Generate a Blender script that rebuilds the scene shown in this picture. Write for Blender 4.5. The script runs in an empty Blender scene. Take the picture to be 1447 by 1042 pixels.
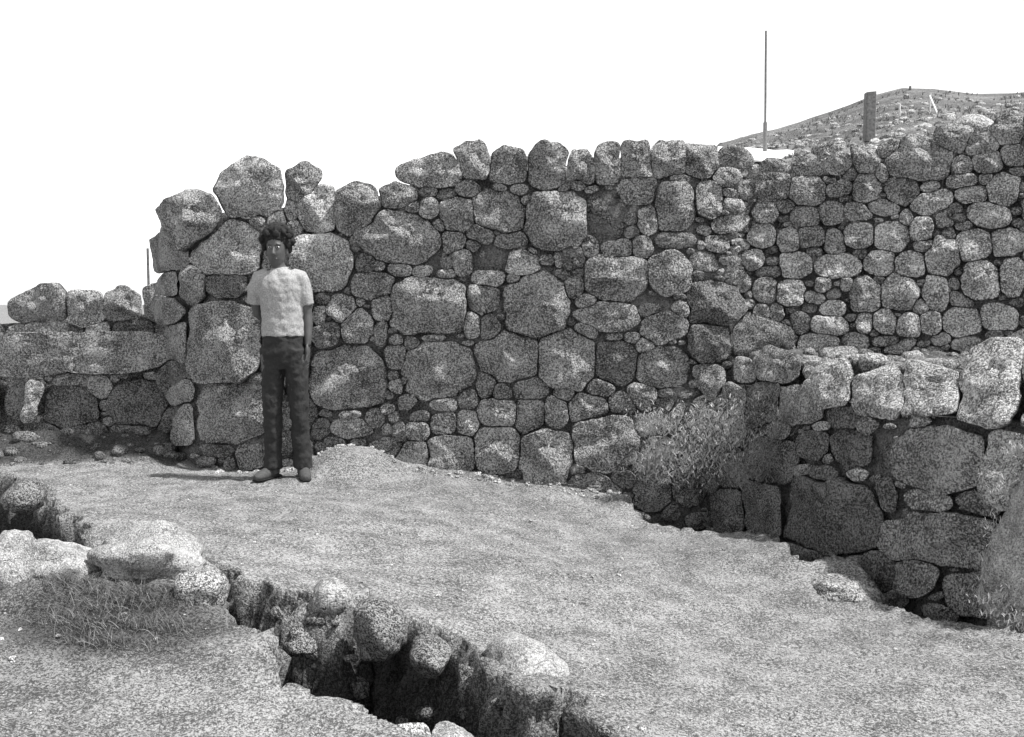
import bpy, math, random
import numpy as np
from mathutils import Vector, Matrix, noise
random.seed(7); rng = np.random.default_rng(7)
D = bpy.data
scene = bpy.context.scene
COL = scene.collection
# ------------------------------------------------------------------ camera
F, CX, CY, HORIZ, EYE = 1407.0, 723.5, 521.0, 425.0, 1.15
PITCH = math.atan((CY - HORIZ) / F)
cam = D.cameras.new('camera'); cam.lens = 36 * F / 1447; cam.clip_end = 3000; cam.clip_start = .05
co = D.objects.new('camera', cam); COL.objects.link(co)
co.location = (0, 0, EYE); co.rotation_euler = (math.pi / 2 - PITCH, 0, 0)
scene.camera = co
cp, sp = math.cos(PITCH), math.sin(PITCH)
def ray(px, py):
    """direction of a photograph pixel, scaled so that its y is 1"""
    px = np.asarray(px, float); py = np.asarray(py, float)
    a = (px - CX) / F; b = -(py - CY) / F
    y = cp + b * sp; z = -sp + b * cp
    return a / y, z / y
def at(px, py, Y):
    a, b = ray(px, py)
    return np.stack([a * Y, np.asarray(Y, float) + 0 * a, EYE + b * Y], -1)
# ------------------------------------------------------------------ light
sc_el, sc_az = math.radians(62), math.radians(12)      # azimuth from +X towards the camera (-Y)
sdir = Vector((math.cos(sc_el) * math.cos(sc_az), -math.cos(sc_el) * math.sin(sc_az), math.sin(sc_el)))
sl = D.lights.new('sun', 'SUN'); sl.energy = 2.35; sl.angle = math.radians(2); sl.color = (1, .99, .98)
so = D.objects.new('sun', sl); COL.objects.link(so)
so.rotation_euler = sdir.to_track_quat('Z', 'Y').to_euler(); so.location = (5, -5, 12)
w = D.worlds.new('World'); scene.world = w; w.use_nodes = True
nt = w.node_tree; nt.nodes.clear()
sky = nt.nodes.new('ShaderNodeTexSky'); sky.sky_type = 'NISHITA'; sky.sun_disc = False
sky.sun_elevation = sc_el; sky.sun_rotation = math.atan2(sdir.x, sdir.y); sky.dust_density = 1; sky.air_density = 1
bw = nt.nodes.new('ShaderNodeRGBToBW'); bg = nt.nodes.new('ShaderNodeBackground'); bg.inputs[1].default_value = .135
wo = nt.nodes.new('ShaderNodeOutputWorld')
nt.links.new(sky.outputs[0], bw.inputs[0]); nt.links.new(bw.outputs[0], bg.inputs[0]); nt.links.new(bg.outputs[0], wo.inputs[0])
scene.view_settings.view_transform = 'Standard'; scene.view_settings.look = 'None'
scene.view_settings.exposure = 1.45; scene.view_settings.gamma = 1
# ------------------------------------------------------------------ materials (all greys: the photograph is monochrome)
def mat_rock(name, lo, hi, scale=1.0, grain=.5, bump=.5, island=.35, crack=0):
    m = D.materials.new(name); m.use_nodes = True; t = m.node_tree; N = t.nodes; L = t.links
    b = N['Principled BSDF']; b.inputs['Roughness'].default_value = .95
    try: b.inputs['Specular IOR Level'].default_value = .135
    except Exception: pass
    g = N.new('ShaderNodeNewGeometry'); tc = N.new('ShaderNodeTexCoord')
    def nz(sc, det, rough, kind='noise'):
        n = N.new('ShaderNodeTexNoise'); n.inputs['Scale'].default_value = sc * scale
        n.inputs['Detail'].default_value = det; n.inputs['Roughness'].default_value = rough
        L.new(tc.outputs['Object'], n.inputs['Vector']); return n.outputs['Fac']
    def mth(op, a, c, clamp=False):
        n = N.new('ShaderNodeMath'); n.operation = op; n.use_clamp = clamp
        for i, v in enumerate((a, c)):
            if hasattr(v, 'links'): L.new(v, n.inputs[i])
            else: n.inputs[i].default_value = v
        return n.outputs[0]
    def rng_(v, a, c, d, e):
        n = N.new('ShaderNodeMapRange'); L.new(v, n.inputs[0])
        for i, q in enumerate((a, c, d, e)): n.inputs[i + 1].default_value = q
        return n.outputs[0]
    big = rng_(nz(5, 5, .6), .3, .7, 0, 1)
    lich = rng_(nz(17, 4, .7), .58, .70, 0, 1)           # pale lichen patches
    pits = rng_(nz(38, 3, .6), .30, .44, 1, 0)            # dark pits
    gr1 = rng_(nz(85, 2, .7), .36, .64, -1, 1)
    gr2 = rng_(nz(190, 1, .5), .36, .64, -1, 1)
    v = mth('MULTIPLY_ADD', big, .62); N_ = v.node; N_.inputs[2].default_value = .10
    v = mth('ADD', v, mth('MULTIPLY', lich, .38))
    v = mth('SUBTRACT', v, mth('MULTIPLY', pits, .30))
    if crack:
        nd = N.new('ShaderNodeTexNoise'); nd.inputs['Scale'].default_value = 5; nd.inputs['Detail'].default_value = 3; L.new(tc.outputs['Object'], nd.inputs['Vector'])
        mv = N.new('ShaderNodeVectorMath'); mv.operation = 'MULTIPLY_ADD'; L.new(nd.outputs['Color'], mv.inputs[0]); mv.inputs[1].default_value = (.35, .35, .35); L.new(tc.outputs['Object'], mv.inputs[2])
        vo = N.new('ShaderNodeTexVoronoi'); vo.feature = 'DISTANCE_TO_EDGE'; vo.inputs['Scale'].default_value = 4.5; L.new(mv.outputs[0], vo.inputs['Vector'])
        ck = rng_(vo.outputs['Distance'], .0, .022, 1, 0); ck = mth('MULTIPLY', ck, rng_(nz(3, 2, .5), .45, .6, 0, 1))
        v = mth('SUBTRACT', v, mth('MULTIPLY', ck, .35))
    v = mth('ADD', v, mth('MULTIPLY', gr1, grain * .55))
    v = mth('ADD', v, mth('MULTIPLY', gr2, grain * .45), True)
    isl = rng_(g.outputs['Random Per Island'], 0, 1, 1 - island, 1 + island)
    val = rng_(v, 0, 1, lo, hi); val = mth('MULTIPLY', val, isl)
    cc = N.new('ShaderNodeCombineColor'); L.new(val, cc.inputs[0]); L.new(val, cc.inputs[1]); L.new(val, cc.inputs[2])
    L.new(cc.outputs[0], b.inputs['Base Color'])
    h = mth('ADD', mth('MULTIPLY', nz(14, 6, .65), 1.0), mth('MULTIPLY', nz(70, 4, .7), .45))
    h = mth('SUBTRACT', h, mth('MULTIPLY', pits, .12)); h = mth('ADD', h, mth('MULTIPLY', gr2, .05))
    if crack: h = mth('SUBTRACT', h, mth('MULTIPLY', ck, .25))
    bp = N.new('ShaderNodeBump'); bp.inputs['Strength'].default_value = bump; bp.inputs['Distance'].default_value = .06
    L.new(h, bp.inputs['Height']); L.new(bp.outputs[0], b.inputs['Normal'])
    return m
M_ROCK = mat_rock('boulder_stone', .07, .60, 1, .82, .9, .36, crack=1)
M_PALE = mat_rock('pale_limestone', .12, .85, 1, .85, .9, .2, crack=1)
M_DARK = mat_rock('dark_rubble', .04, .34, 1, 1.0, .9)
M_FORE = mat_rock('dusty_pale_rock', .14, .66, 1.6, .6, .7, .1, crack=1)
M_CORE = mat_rock('earth_fill', .05, .34, 1, .5, .8, 0)
M_HILL = mat_rock('hill_scrub', .10, .42, .5, .7, .7, 0)
M_FLAT = {}
def mat_plain(name, v, grain=.25, rough=.8, sc=90):
    m = D.materials.new(name); m.use_nodes = True; t = m.node_tree; N = t.nodes; L = t.links
    b = N['Principled BSDF']; b.inputs['Roughness'].default_value = rough
    tc = N.new('ShaderNodeTexCoord'); n = N.new('ShaderNodeTexNoise'); n.inputs['Scale'].default_value = sc
    n.inputs['Detail'].default_value = 4; L.new(tc.outputs['Object'], n.inputs['Vector'])
    r = N.new('ShaderNodeMapRange'); L.new(n.outputs['Fac'], r.inputs[0])
    for i, q in enumerate((.3, .7, v * (1 - grain), v * (1 + grain))): r.inputs[i + 1].default_value = q
    cc = N.new('ShaderNodeCombineColor')
    for i in range(3): L.new(r.outputs[0], cc.inputs[i])
    L.new(cc.outputs[0], b.inputs['Base Color'])
    bp = N.new('ShaderNodeBump'); bp.inputs['Strength'].default_value = .25; bp.inputs['Distance'].default_value = .01
    L.new(n.outputs['Fac'], bp.inputs['Height']); L.new(bp.outputs[0], b.inputs['Normal'])
    return m
# ------------------------------------------------------------------ object helpers
def tag(o, label=None, cat=None, group=None, kind=None):
    if label: o['label'] = label
    if cat: o['category'] = cat
    if group: o['group'] = group
    if kind: o['kind'] = kind
    return o
def mesh_obj(name, V, Fc, m, parent=None, smooth=True):
    me = D.meshes.new(name); me.from_pydata([tuple(map(float, v)) for v in V], [], Fc)
    me.materials.append(m)
    if smooth: me.polygons.foreach_set('use_smooth', [True] * len(me.polygons))
    me.update()
    o = D.objects.new(name, me); COL.objects.link(o)
    if parent: o.parent = parent; o.matrix_parent_inverse = Matrix.Translation(-parent.location)
    return o
def empty(name, loc=(0, 0, 0)):
    o = D.objects.new(name, None); COL.objects.link(o); o.location = loc; o.empty_display_size = .2; return o
# ------------------------------------------------------------------ numpy noise for the ground
_perm = rng.integers(0, 1 << 16, 1 << 16)
def vnoise(x, y, seed=0):
    xi = np.floor(x).astype(np.int64); yi = np.floor(y).astype(np.int64); fx = x - xi; fy = y - yi
    fx = fx * fx * (3 - 2 * fx); fy = fy * fy * (3 - 2 * fy)
    def h(a, b): return _perm[(a * 7919 + b * 104729 + seed * 131 + _perm[(a + seed) & 65535]) & 65535] / 65535.0
    return (h(xi, yi) * (1 - fx) + h(xi + 1, yi) * fx) * (1 - fy) + (h(xi, yi + 1) * (1 - fx) + h(xi + 1, yi + 1) * fx) * fy
def fbm(x, y, sc, oc=4, seed=0, gain=.5):
    s = 0; a = 1; t = 0
    for i in range(oc): s = s + a * (vnoise(x * sc + 17 * i, y * sc - 9 * i, seed + i) - .5); t += a; a *= gain; sc *= 2.03
    return s / t
def sst(a, b, x):
    t = np.clip((x - a) / (b - a), 0, 1); return t * t * (3 - 2 * t)
# ------------------------------------------------------------------ wall plan lines, as (photo column, distance)
def plan(pts):
    return np.array([[float(ray(px, HORIZ)[0]) * Y, Y] for px, Y in pts])
MAIN = plan([(190, 8.2), (222, 7.62), (228, 7.52), (240, 7.32), (262, 7.14), (300, 7.04), (380, 6.97), (640, 6.86), (800, 6.78), (960, 6.72), (1034, 6.80), (1075, 6.88)])
UPPER = plan([(1000, 7.05), (1100, 6.95), (1260, 6.72), (1440, 6.45), (1620, 6.1)])
LOWER = plan([(1010, 6.62), (1060, 6.35), (1150, 5.72), (1250, 5.2), (1340, 4.85), (1440, 4.52), (1560, 4.2), (1800, 3.7)])
BANK = plan([(-260, 7.5), (100, 7.45), (270, 7.42)])
LOWTOP = plan([(-260, 8.25), (100, 8.2), (300, 8.15)])
def on_surface(poly, px, py, batter=0.0):
    """where the pixel's ray meets the vertical surface over a plan line; returns points and outward normals"""
    a, b = ray(px, py); a = np.atleast_1d(a); b = np.atleast_1d(b)
    P0, P1 = poly[:-1], poly[1:]
    ang = poly[:, 0] / poly[:, 1]
    i = np.clip(np.searchsorted(ang, a) - 1, 0, len(poly) - 2)
    p, q = P0[i], P1[i]; d = q - p
    t = (p[:, 1] * a - p[:, 0]) / (d[:, 0] - d[:, 1] * a)
    Y = p[:, 1] + t * d[:, 1]
    nrm = np.stack([d[:, 1], -d[:, 0]], -1); nrm /= np.linalg.norm(nrm, axis=1)[:, None]
    z = EYE + b * Y
    P = np.stack([a * Y, Y, z], -1)
    if batter:
        k = batter * (z - .6) * Y / Y; P = P * np.array(1.0); s = (Y + k) / Y
        P = np.stack([P[:, 0] * s, P[:, 1] * s, EYE + b * Y * s], -1)
    return P, np.stack([nrm[:, 0], nrm[:, 1], 0 * nrm[:, 0]], -1)
# ------------------------------------------------------------------ ground, one sheet to the horizon
ctrl = [(330, 662, 7.0), (480, 655, 6.9), (640, 666, 6.85), (760, 680, 6.78), (870, 702, 6.6), (60, 645, 7.25), (180, 645, 7.2),
        (925, 747, 6.2), (1000, 755, 5.95), (1090, 768, 5.5), (1190, 800, 5.0), (1240, 850, 4.75), (1310, 875, 4.45), (1440, 896, 4.1),
        (1100, 1040, 3.0), (850, 1040, 2.9), (1440, 1040, 3.1), (720, 850, 4.2), (400, 675, 6.5), (950, 900, 4.0), (560, 740, 5.35),
        (250, 700, 5.9), (150, 1000, 2.9), (400, 950, 3.2), (60, 900, 3.4), (330, 780, 4.55), (600, 1040, 2.85), (120, 720, 5.5)]
cp_ = np.array([at(*c) for c in ctrl])
def tps(r2): return r2 * np.log(r2 + 1e-9)
n = len(cp_)
K = tps(((cp_[:, None, :2] - cp_[None, :, :2]) ** 2).sum(-1)) + np.eye(n) * .12
Pm = np.concatenate([np.ones((n, 1)), cp_[:, :2]], 1)
A = np.block([[K, Pm], [Pm.T, np.zeros((3, 3))]])
wt = np.linalg.solve(A, np.concatenate([cp_[:, 2], np.zeros(3)]))
def base_z(X, Y):
    x = np.clip(X, -3.4, 3.4).ravel(); y = np.clip(Y, 2.3, 7.6).ravel()
    out = np.zeros_like(x)
    for i in range(n): out += wt[i] * tps((x - cp_[i, 0]) ** 2 + (y - cp_[i, 1]) ** 2)
    out += wt[n] + wt[n + 1] * x + wt[n + 2] * y
    return out.reshape(X.shape)
def flat(pts, zz=-.12):                                # pixels -> plan points on the platform
    r = []
    for p in pts:
        z0 = zz
        for _ in range(6):
            a, b = ray(*p); Y = (z0 - EYE) / b; z0 = float(base_z(np.array([a * Y]), np.array([Y]))[0])
        r.append((float(a * Y), float(Y)))
    return r
T_RIGHT = flat([(838, 700), (872, 712), (890, 728), (925, 748), (960, 757), (1000, 755), (1040, 755), (1075, 759), (1100, 777), (1118, 795), (1150, 798), (1190, 799), (1220, 817), (1232, 850), (1270, 864), (1310, 877), (1360, 887), (1440, 898), (1600, 930)]) \
    + [(2.9, 3.6), (2.9, 4.6), (1.9, 5.7), (1.5, 6.9), (.8, 6.95), (.62, 6.8)]
T_LEFT = flat([(285, 815), (296, 846), (322, 876), (362, 896), (366, 932), (394, 960), (430, 962), (470, 984), (515, 990), (550, 1018), (590, 1040), (650, 1062), (720, 1085), (800, 1160),
               (900, 1160), (868, 1060), (842, 1000), (800, 968), (745, 975), (715, 950), (690, 915), (650, 893), (610, 880), (560, 850), (520, 838), (480, 850), (450, 842), (390, 834), (345, 820), (300, 800)])
T_HOLE = flat([(-80, 655), (15, 670), (55, 684), (72, 706), (100, 728), (135, 748), (150, 772), (90, 790), (35, 790), (-20, 770), (-80, 760)])
def sdf(X, Y, poly):                                   # signed distance, negative inside
    d2 = np.full(X.shape, 1e9); ins = np.zeros(X.shape, bool); m = len(poly)
    for i in range(m):
        x0, y0 = poly[i]; x1, y1 = poly[(i + 1) % m]; dx, dy = x1 - x0, y1 - y0
        t = np.clip(((X - x0) * dx + (Y - y0) * dy) / (dx * dx + dy * dy + 1e-12), 0, 1)
        d2 = np.minimum(d2, (X - x0 - t * dx) ** 2 + (Y - y0 - t * dy) ** 2)
        c = (y0 > Y) != (y1 > Y)
        ins ^= c & (X < dx * (Y - y0) / (dy + 1e-12) + x0)
    d = np.sqrt(d2); return np.where(ins, -d, d)
def line_y(poly, X):                                   # distance of a plan line at X (monotone in X)
    return np.interp(X, poly[:, 0], poly[:, 1])
CREST = ([-3000, 0, 240, 700, 900, 1000, 1012, 1100, 1180, 1240, 1270, 1330, 1390, 1440, 1600, 5000], [470, 470, 470, 440, 330, 222, 206, 184, 158, 136, 129, 133, 141, 133, 118, 118])
WTOP = ([-3000, 0, 240, 700, 900, 1000, 1100, 1200, 1300, 1360, 1440, 1600, 5000], [480, 480, 470, 430, 330, 262, 240, 224, 206, 194, 180, 172, 172])
def lower_side(X, Y):                                  # >0 on the terrace side of the ledge wall
    P = LOWER; best = np.full(X.shape, 1e9); s = np.zeros(X.shape)
    for i in range(len(P) - 1):
        (x0, y0), (x1, y1) = P[i], P[i + 1]; dx, dy = x1 - x0, y1 - y0
        t = np.clip(((X - x0) * dx + (Y - y0) * dy) / (dx * dx + dy * dy), 0, 1)
        d = np.hypot(X - x0 - t * dx, Y - y0 - t * dy); sg = np.sign((X - x0) * -dy + (Y - y0) * dx)
        k = d < best; best = np.where(k, d, best); s = np.where(k, sg * d, s)
    return s
MOUNDS = [(395, 640, 0, 0)]
def ground_z(X, Y, fine=True):
    z = base_z(X, Y)
    rough = fbm(X, Y, 1.3, 4, 3) * .09 + fbm(X, Y, 7, 5, 11, .62) * .030 - np.abs(fbm(X, Y, 13, 3, 15)) * .03
    z = z + rough
    # rounded outcrop of earth by the foot of the wall, right of the person
    p = at(490, 640, 6.62); z = z + .13 * np.exp(-(((X - p[0]) / .30) ** 2 + ((Y - p[1] - .1) / .28) ** 2) ** 2)
    # spoil mound at lower left
    p = at(120, 800, 4.0); z = z + .05 * np.exp(-(((X - p[0]) / .62) ** 2 + ((Y - p[1] + .05) / .36) ** 2))
    p = at(130, 800, 3.95); z = z + .05 * sst(3.58, 3.84, Y + fbm(X, Y, 4, 3, 91) * .2) * sst(4.5, 4.1, Y) * sst(p[0] - .75, p[0] - .5, X) * sst(p[0] + .62, p[0] + .35, X)
    wob = fbm(X, Y, 5, 4, 21, .6) * .10 + fbm(X, Y, 30, 3, 5, .6) * .03
    d = sdf(X, Y, T_RIGHT) + wob * .8; z = z - .60 * sst(.01, -.12, d) + .02 * np.exp(-(d / .05) ** 2)
    d = sdf(X, Y, T_LEFT)
    d = d + wob * .6; z = z - .72 * sst(.015, -.15, d) - .12 * sst(.12, -.05, d) * sst(3.1, 3.4, Y - .1 * X) * 0 + fbm(X, Y, 8, 4, 33, .7) * .16 * sst(0, -.08, d)
    d = sdf(X, Y, T_HOLE) + wob; z = z - .50 * sst(.01, -.13, d) + fbm(X, Y, 8, 4, 35, .7) * .12 * sst(0, -.08, d)
    # bank and terrace at far left
    a = X / np.maximum(Y, .1); px = CX + a * F * 1.0
    dark = np.clip((line_y(BANK, X) - .05 - Y) / .45, 0, 1)
    yb = line_y(BANK, X)
    left = sst(-2.42, -2.62, X + .0 * Y)
    zt = .60 + np.clip(Y - 7.45, 0, 1.2) * .26 + fbm(X, Y, 3, 4, 41) * .10
    zt = zt + (-zt - .4) * sst(8.7, 9.5, Y)
    slope = .16 * (1 - dark) ** 1.5 + fbm(X, Y, 5, 4, 43) * .12 * (1 - dark)
    zl = np.where(Y > yb + .12, zt, z * (1) + slope)
    z = z + (zl - z) * left * (Y > 6.95)
    # ledge terrace at right
    ls = lower_side(X, Y)
    tz = .76 + .02 * (X - 1.5) + fbm(X, Y, 2.5, 5, 51, .6) * .16
    k = sst(.14, .22, ls) * (X > 1.2)
    z = z + (tz - z) * k
    # behind the walls: rising hill
    uy = np.where(X > 1.46, line_y(UPPER, X) + .22, np.where(X > MAIN[0, 0], line_y(MAIN[2:], X) + .72, 1e9))
    behind = sst(0, .06, Y - uy)
    e0 = (HORIZ - np.interp(px, *WTOP)) / F; e1 = (HORIZ - np.interp(px, *CREST)) / F
    t = np.clip((Y - 7) / 9, 0, 1) ** .75
    hz = EYE + Y * (e0 + (e1 - e0) * t) + fbm(X, Y, 5, 4, 63, .6) * .10 * (1 - .6 * t) + fbm(X, Y, 1.6, 5, 61, .6) * .22 * np.clip((Y - 7) / 3, .25, 1) * (1 - .8 * t)
    hz = np.where(Y > 16, hz - (Y - 16) ** 1.15 * .30, hz)
    lim = sst(-2.9, -1.6, X + .0 * Y)
    hz = (-.6) * (1 - lim) + hz * lim
    z = np.where(behind > 0, z + (hz - z) * behind, z)
    far = sst(17, 45, np.hypot(X, Y))
    z = z + (-6 - z) * far
    z = np.where((Y < 1.8) | (np.abs(X) > 6) & (Y < 6.5), np.minimum(z, z), z)
    return z
def axis(lo, hi, step, far, grow=1.18):
    c = list(np.arange(lo, hi, step)); s = step; x = c[-1]
    while x < far: s *= grow; x += s; c.append(x)
    s = step; x = c[0]; pre = []
    while x > -far: s *= grow; x -= s; pre.append(x)
    return np.array(pre[::-1] + c)
def axis_y():
    c = list(np.arange(2.2, 5.2, .0125)) + list(np.arange(5.2, 7.6, .02)) + list(np.arange(7.6, 17, .06))
    s = .06; x = c[-1]
    while x < 1500: s *= 1.2; x += s; c.append(x)
    s = .0125; x = c[0]; pre = []
    while x > -200: s *= 1.25; x -= s; pre.append(x)
    return np.array(pre[::-1] + c)
xs = axis(-3.3, 3.6, .0165, 1500, 1.2); ys = axis_y()
GX, GY = np.meshgrid(xs, ys); GZ = ground_z(GX, GY)
def crumble(X, Y, Z):
    """push the steep cut sides in and out so that they read as broken earth, not as a draped sheet"""
    X2, Y2, Z2 = X.copy(), Y.copy(), Z.copy()
    gy, gx = np.gradient(Z); dx = np.gradient(X, axis=1); dy = np.gradient(Y, axis=0); sx = gx / dx; sy = gy / dy; st = np.hypot(sx, sy)
    k = np.argwhere((st > .7) & (Y > 2.3) & (Y < 6.6) & (X > -3.2) & (X < 3.3))
    for i, j in k:
        v = Vector((X[i, j], Y[i, j], Z[i, j])); w_ = min(1, (st[i, j] - .7) / .8)
        a_ = noise.fractal(v * 5, .7, 2.1, 4) * .075 + (.5 - abs(noise.noise(v * 11))) * .05; a_ *= w_
        h_ = st[i, j]; X2[i, j] -= a_ * sx[i, j] / h_; Y2[i, j] -= a_ * sy[i, j] / h_; Z2[i, j] += a_ * .4
    return X2, Y2, Z2
def grid_mesh(name, X, Y, Z, m):
    ny, nx = X.shape; me = D.meshes.new(name)
    co_ = np.stack([X, Y, Z], -1).reshape(-1, 3).astype(np.float32)
    idx = np.arange(nx * ny).reshape(ny, nx)
    q = np.stack([idx[:-1, :-1], idx[:-1, 1:], idx[1:, 1:], idx[1:, :-1]], -1).reshape(-1, 4).astype(np.int32)
    me.vertices.add(len(co_)); me.vertices.foreach_set('co', co_.ravel())
    me.loops.add(q.size); me.loops.foreach_set('vertex_index', q.ravel())
    me.polygons.add(len(q)); me.polygons.foreach_set('loop_start', np.arange(0, q.size, 4, dtype=np.int32))
    me.polygons.foreach_set('loop_total', np.full(len(q), 4, np.int32)); me.polygons.foreach_set('use_smooth', np.ones(len(q), bool))
    me.materials.append(m); me.update(calc_edges=True)
    o = D.objects.new(name, me); COL.objects.link(o); return o
M_GROUND = mat_rock('dusty_ground', .07, .35, 1, .9, .45, 0)
def add_soil_shade(m):
    """trodden dust on top, darker earth in trench cuts and hill scrub, plus shade painted by bank and boulders"""
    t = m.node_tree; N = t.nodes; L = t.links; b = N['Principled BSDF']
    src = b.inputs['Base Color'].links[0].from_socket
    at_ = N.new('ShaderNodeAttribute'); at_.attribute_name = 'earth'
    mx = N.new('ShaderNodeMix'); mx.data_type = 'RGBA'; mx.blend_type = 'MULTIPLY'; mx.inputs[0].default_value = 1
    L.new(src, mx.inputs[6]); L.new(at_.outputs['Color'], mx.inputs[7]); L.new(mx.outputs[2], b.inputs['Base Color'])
add_soil_shade(M_GROUND)
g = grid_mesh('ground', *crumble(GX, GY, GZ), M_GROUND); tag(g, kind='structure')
# ground tone: 1 dust, lower in trench cuts and scrub, and for painted shade
soil_shade = np.ones(GX.shape)
soil_shade = soil_shade * (1 + .5 * fbm(GX, GY, .9, 4, 81)) * (1 - .28 * sst(-.2, -1.6, GX) * sst(4.2, 3.4, GY))
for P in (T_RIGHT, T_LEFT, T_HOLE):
    soil_shade = np.minimum(soil_shade, 1 - .72 * sst(-.01, -.06, sdf(GX, GY, P) + fbm(GX, GY, 5, 4, 21, .6) * .09))
soil_shade = np.where((GX < -2.4) & (GY > 6.98) & (GY < 7.60), soil_shade * (1 - .72 * sst(6.95, 7.1, GY)), soil_shade)  # shade under the far left bank, painted into the ground tone
soil_shade = np.where((GY > 7.0) & (GX > -1.6), .70 + 1.0 * fbm(GX, GY, 1.5, 5, 77, .65), soil_shade)
soil_shade = np.where((lower_side(GX, GY) > .06) & (GX > 1.2) & (GY < 7.0), .5, soil_shade)
p = at(160, 876, 3.60); soil_shade = soil_shade * (1 - .80 * np.clip(1.6 * np.exp(-(((GX - p[0]) / .42) ** 2 + ((GY - p[1]) / .30) ** 2) ** 1.5) + fbm(GX, GY, 9, 4, 71) * .5, 0, 1) * np.exp(-(((GX - p[0]) / .6) ** 2 + ((GY - p[1]) / .50) ** 2)))  # shaded face below the foreground boulders, painted as a dark ground patch
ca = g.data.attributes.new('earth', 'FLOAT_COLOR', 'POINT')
s4 = np.stack([soil_shade, soil_shade, soil_shade, np.ones_like(soil_shade)], -1).astype(np.float32); ca.data.foreach_set('color', s4.ravel())
def gz(x, y): return float(ground_z(np.array([float(x)]), np.array([float(y)]))[0])
# ------------------------------------------------------------------ stones
def fval(S, x, y):
    """superellipse distance of points to stones S (k,6): cx cy w h rot n"""
    dx = x[..., None] - S[:, 0]; dy = y[..., None] - S[:, 1]
    c, s = np.cos(S[:, 4]), np.sin(S[:, 4])
    u = np.abs(dx * c + dy * s) / (S[:, 2] / 2); v = np.abs(-dx * s + dy * c) / (S[:, 3] / 2)
    return (u ** S[:, 5] + v ** S[:, 5]) ** (1 / S[:, 5])
def outline(S, i, nseg, grow=1.42, gap=.5, r0=None):
    s = S[i]; th = np.linspace(0, 2 * np.pi, nseg, endpoint=False)
    R = np.linspace(.15, .5 * math.hypot(s[2], s[3]) * 1.25, 46)
    X = s[0] + np.cos(th)[:, None] * R; Y = s[1] + np.sin(th)[:, None] * R
    own = fval(S[i:i + 1], X, Y)[..., 0]
    wob = np.array([noise.noise(Vector((math.cos(t) * 1.6 + i * 3.1, math.sin(t) * 1.6, i * .7))) * .22 + noise.noise(Vector((math.cos(t) * 4.5 + i, math.sin(t) * 4.5, i * .3))) * .14 for t in th])
    ok = own <= (grow + wob)[:, None]
    cr = random.Random(int(s[0] * 13 + s[1] * 7))
    hw, hh = s[2] / 2, s[3] / 2
    for _ in range(4):
        a_ = cr.uniform(0, 6.283); sup = math.hypot(hw * math.cos(a_), hh * math.sin(a_)) * cr.uniform(1.02, 1.22)
        ok &= ((X - s[0]) * math.cos(a_) + (Y - s[1]) * math.sin(a_)) <= sup
    near = [j for j in range(len(S)) if j != i and abs(S[j, 0] - s[0]) < (S[j, 2] + s[2]) * .75 + 8 and abs(S[j, 1] - s[1]) < (S[j, 3] + s[3]) * .75 + 8]
    if near:
        o = fval(S[near], X, Y); mn = min(s[2], s[3]) / 2
        m2 = np.minimum(S[near][:, 2], S[near][:, 3]) / 2
        ok &= ((o - 1) * m2 >= (own[..., None] - 1) * mn).all(-1)
    bad = ~ok; k = np.where(bad.any(1), bad.argmax(1), len(R) - 1)
    r = R[np.maximum(k - 1, 0)]
    r = .25 * np.roll(r, 1) + .5 * r + .25 * np.roll(r, -1)
    return th, np.maximum((r - gap * .5) * (1 + .035 * np.array([noise.noise(Vector((math.cos(t) * 5 + i * 2.3, math.sin(t) * 5, i))) for t in th])), r * .8)
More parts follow.
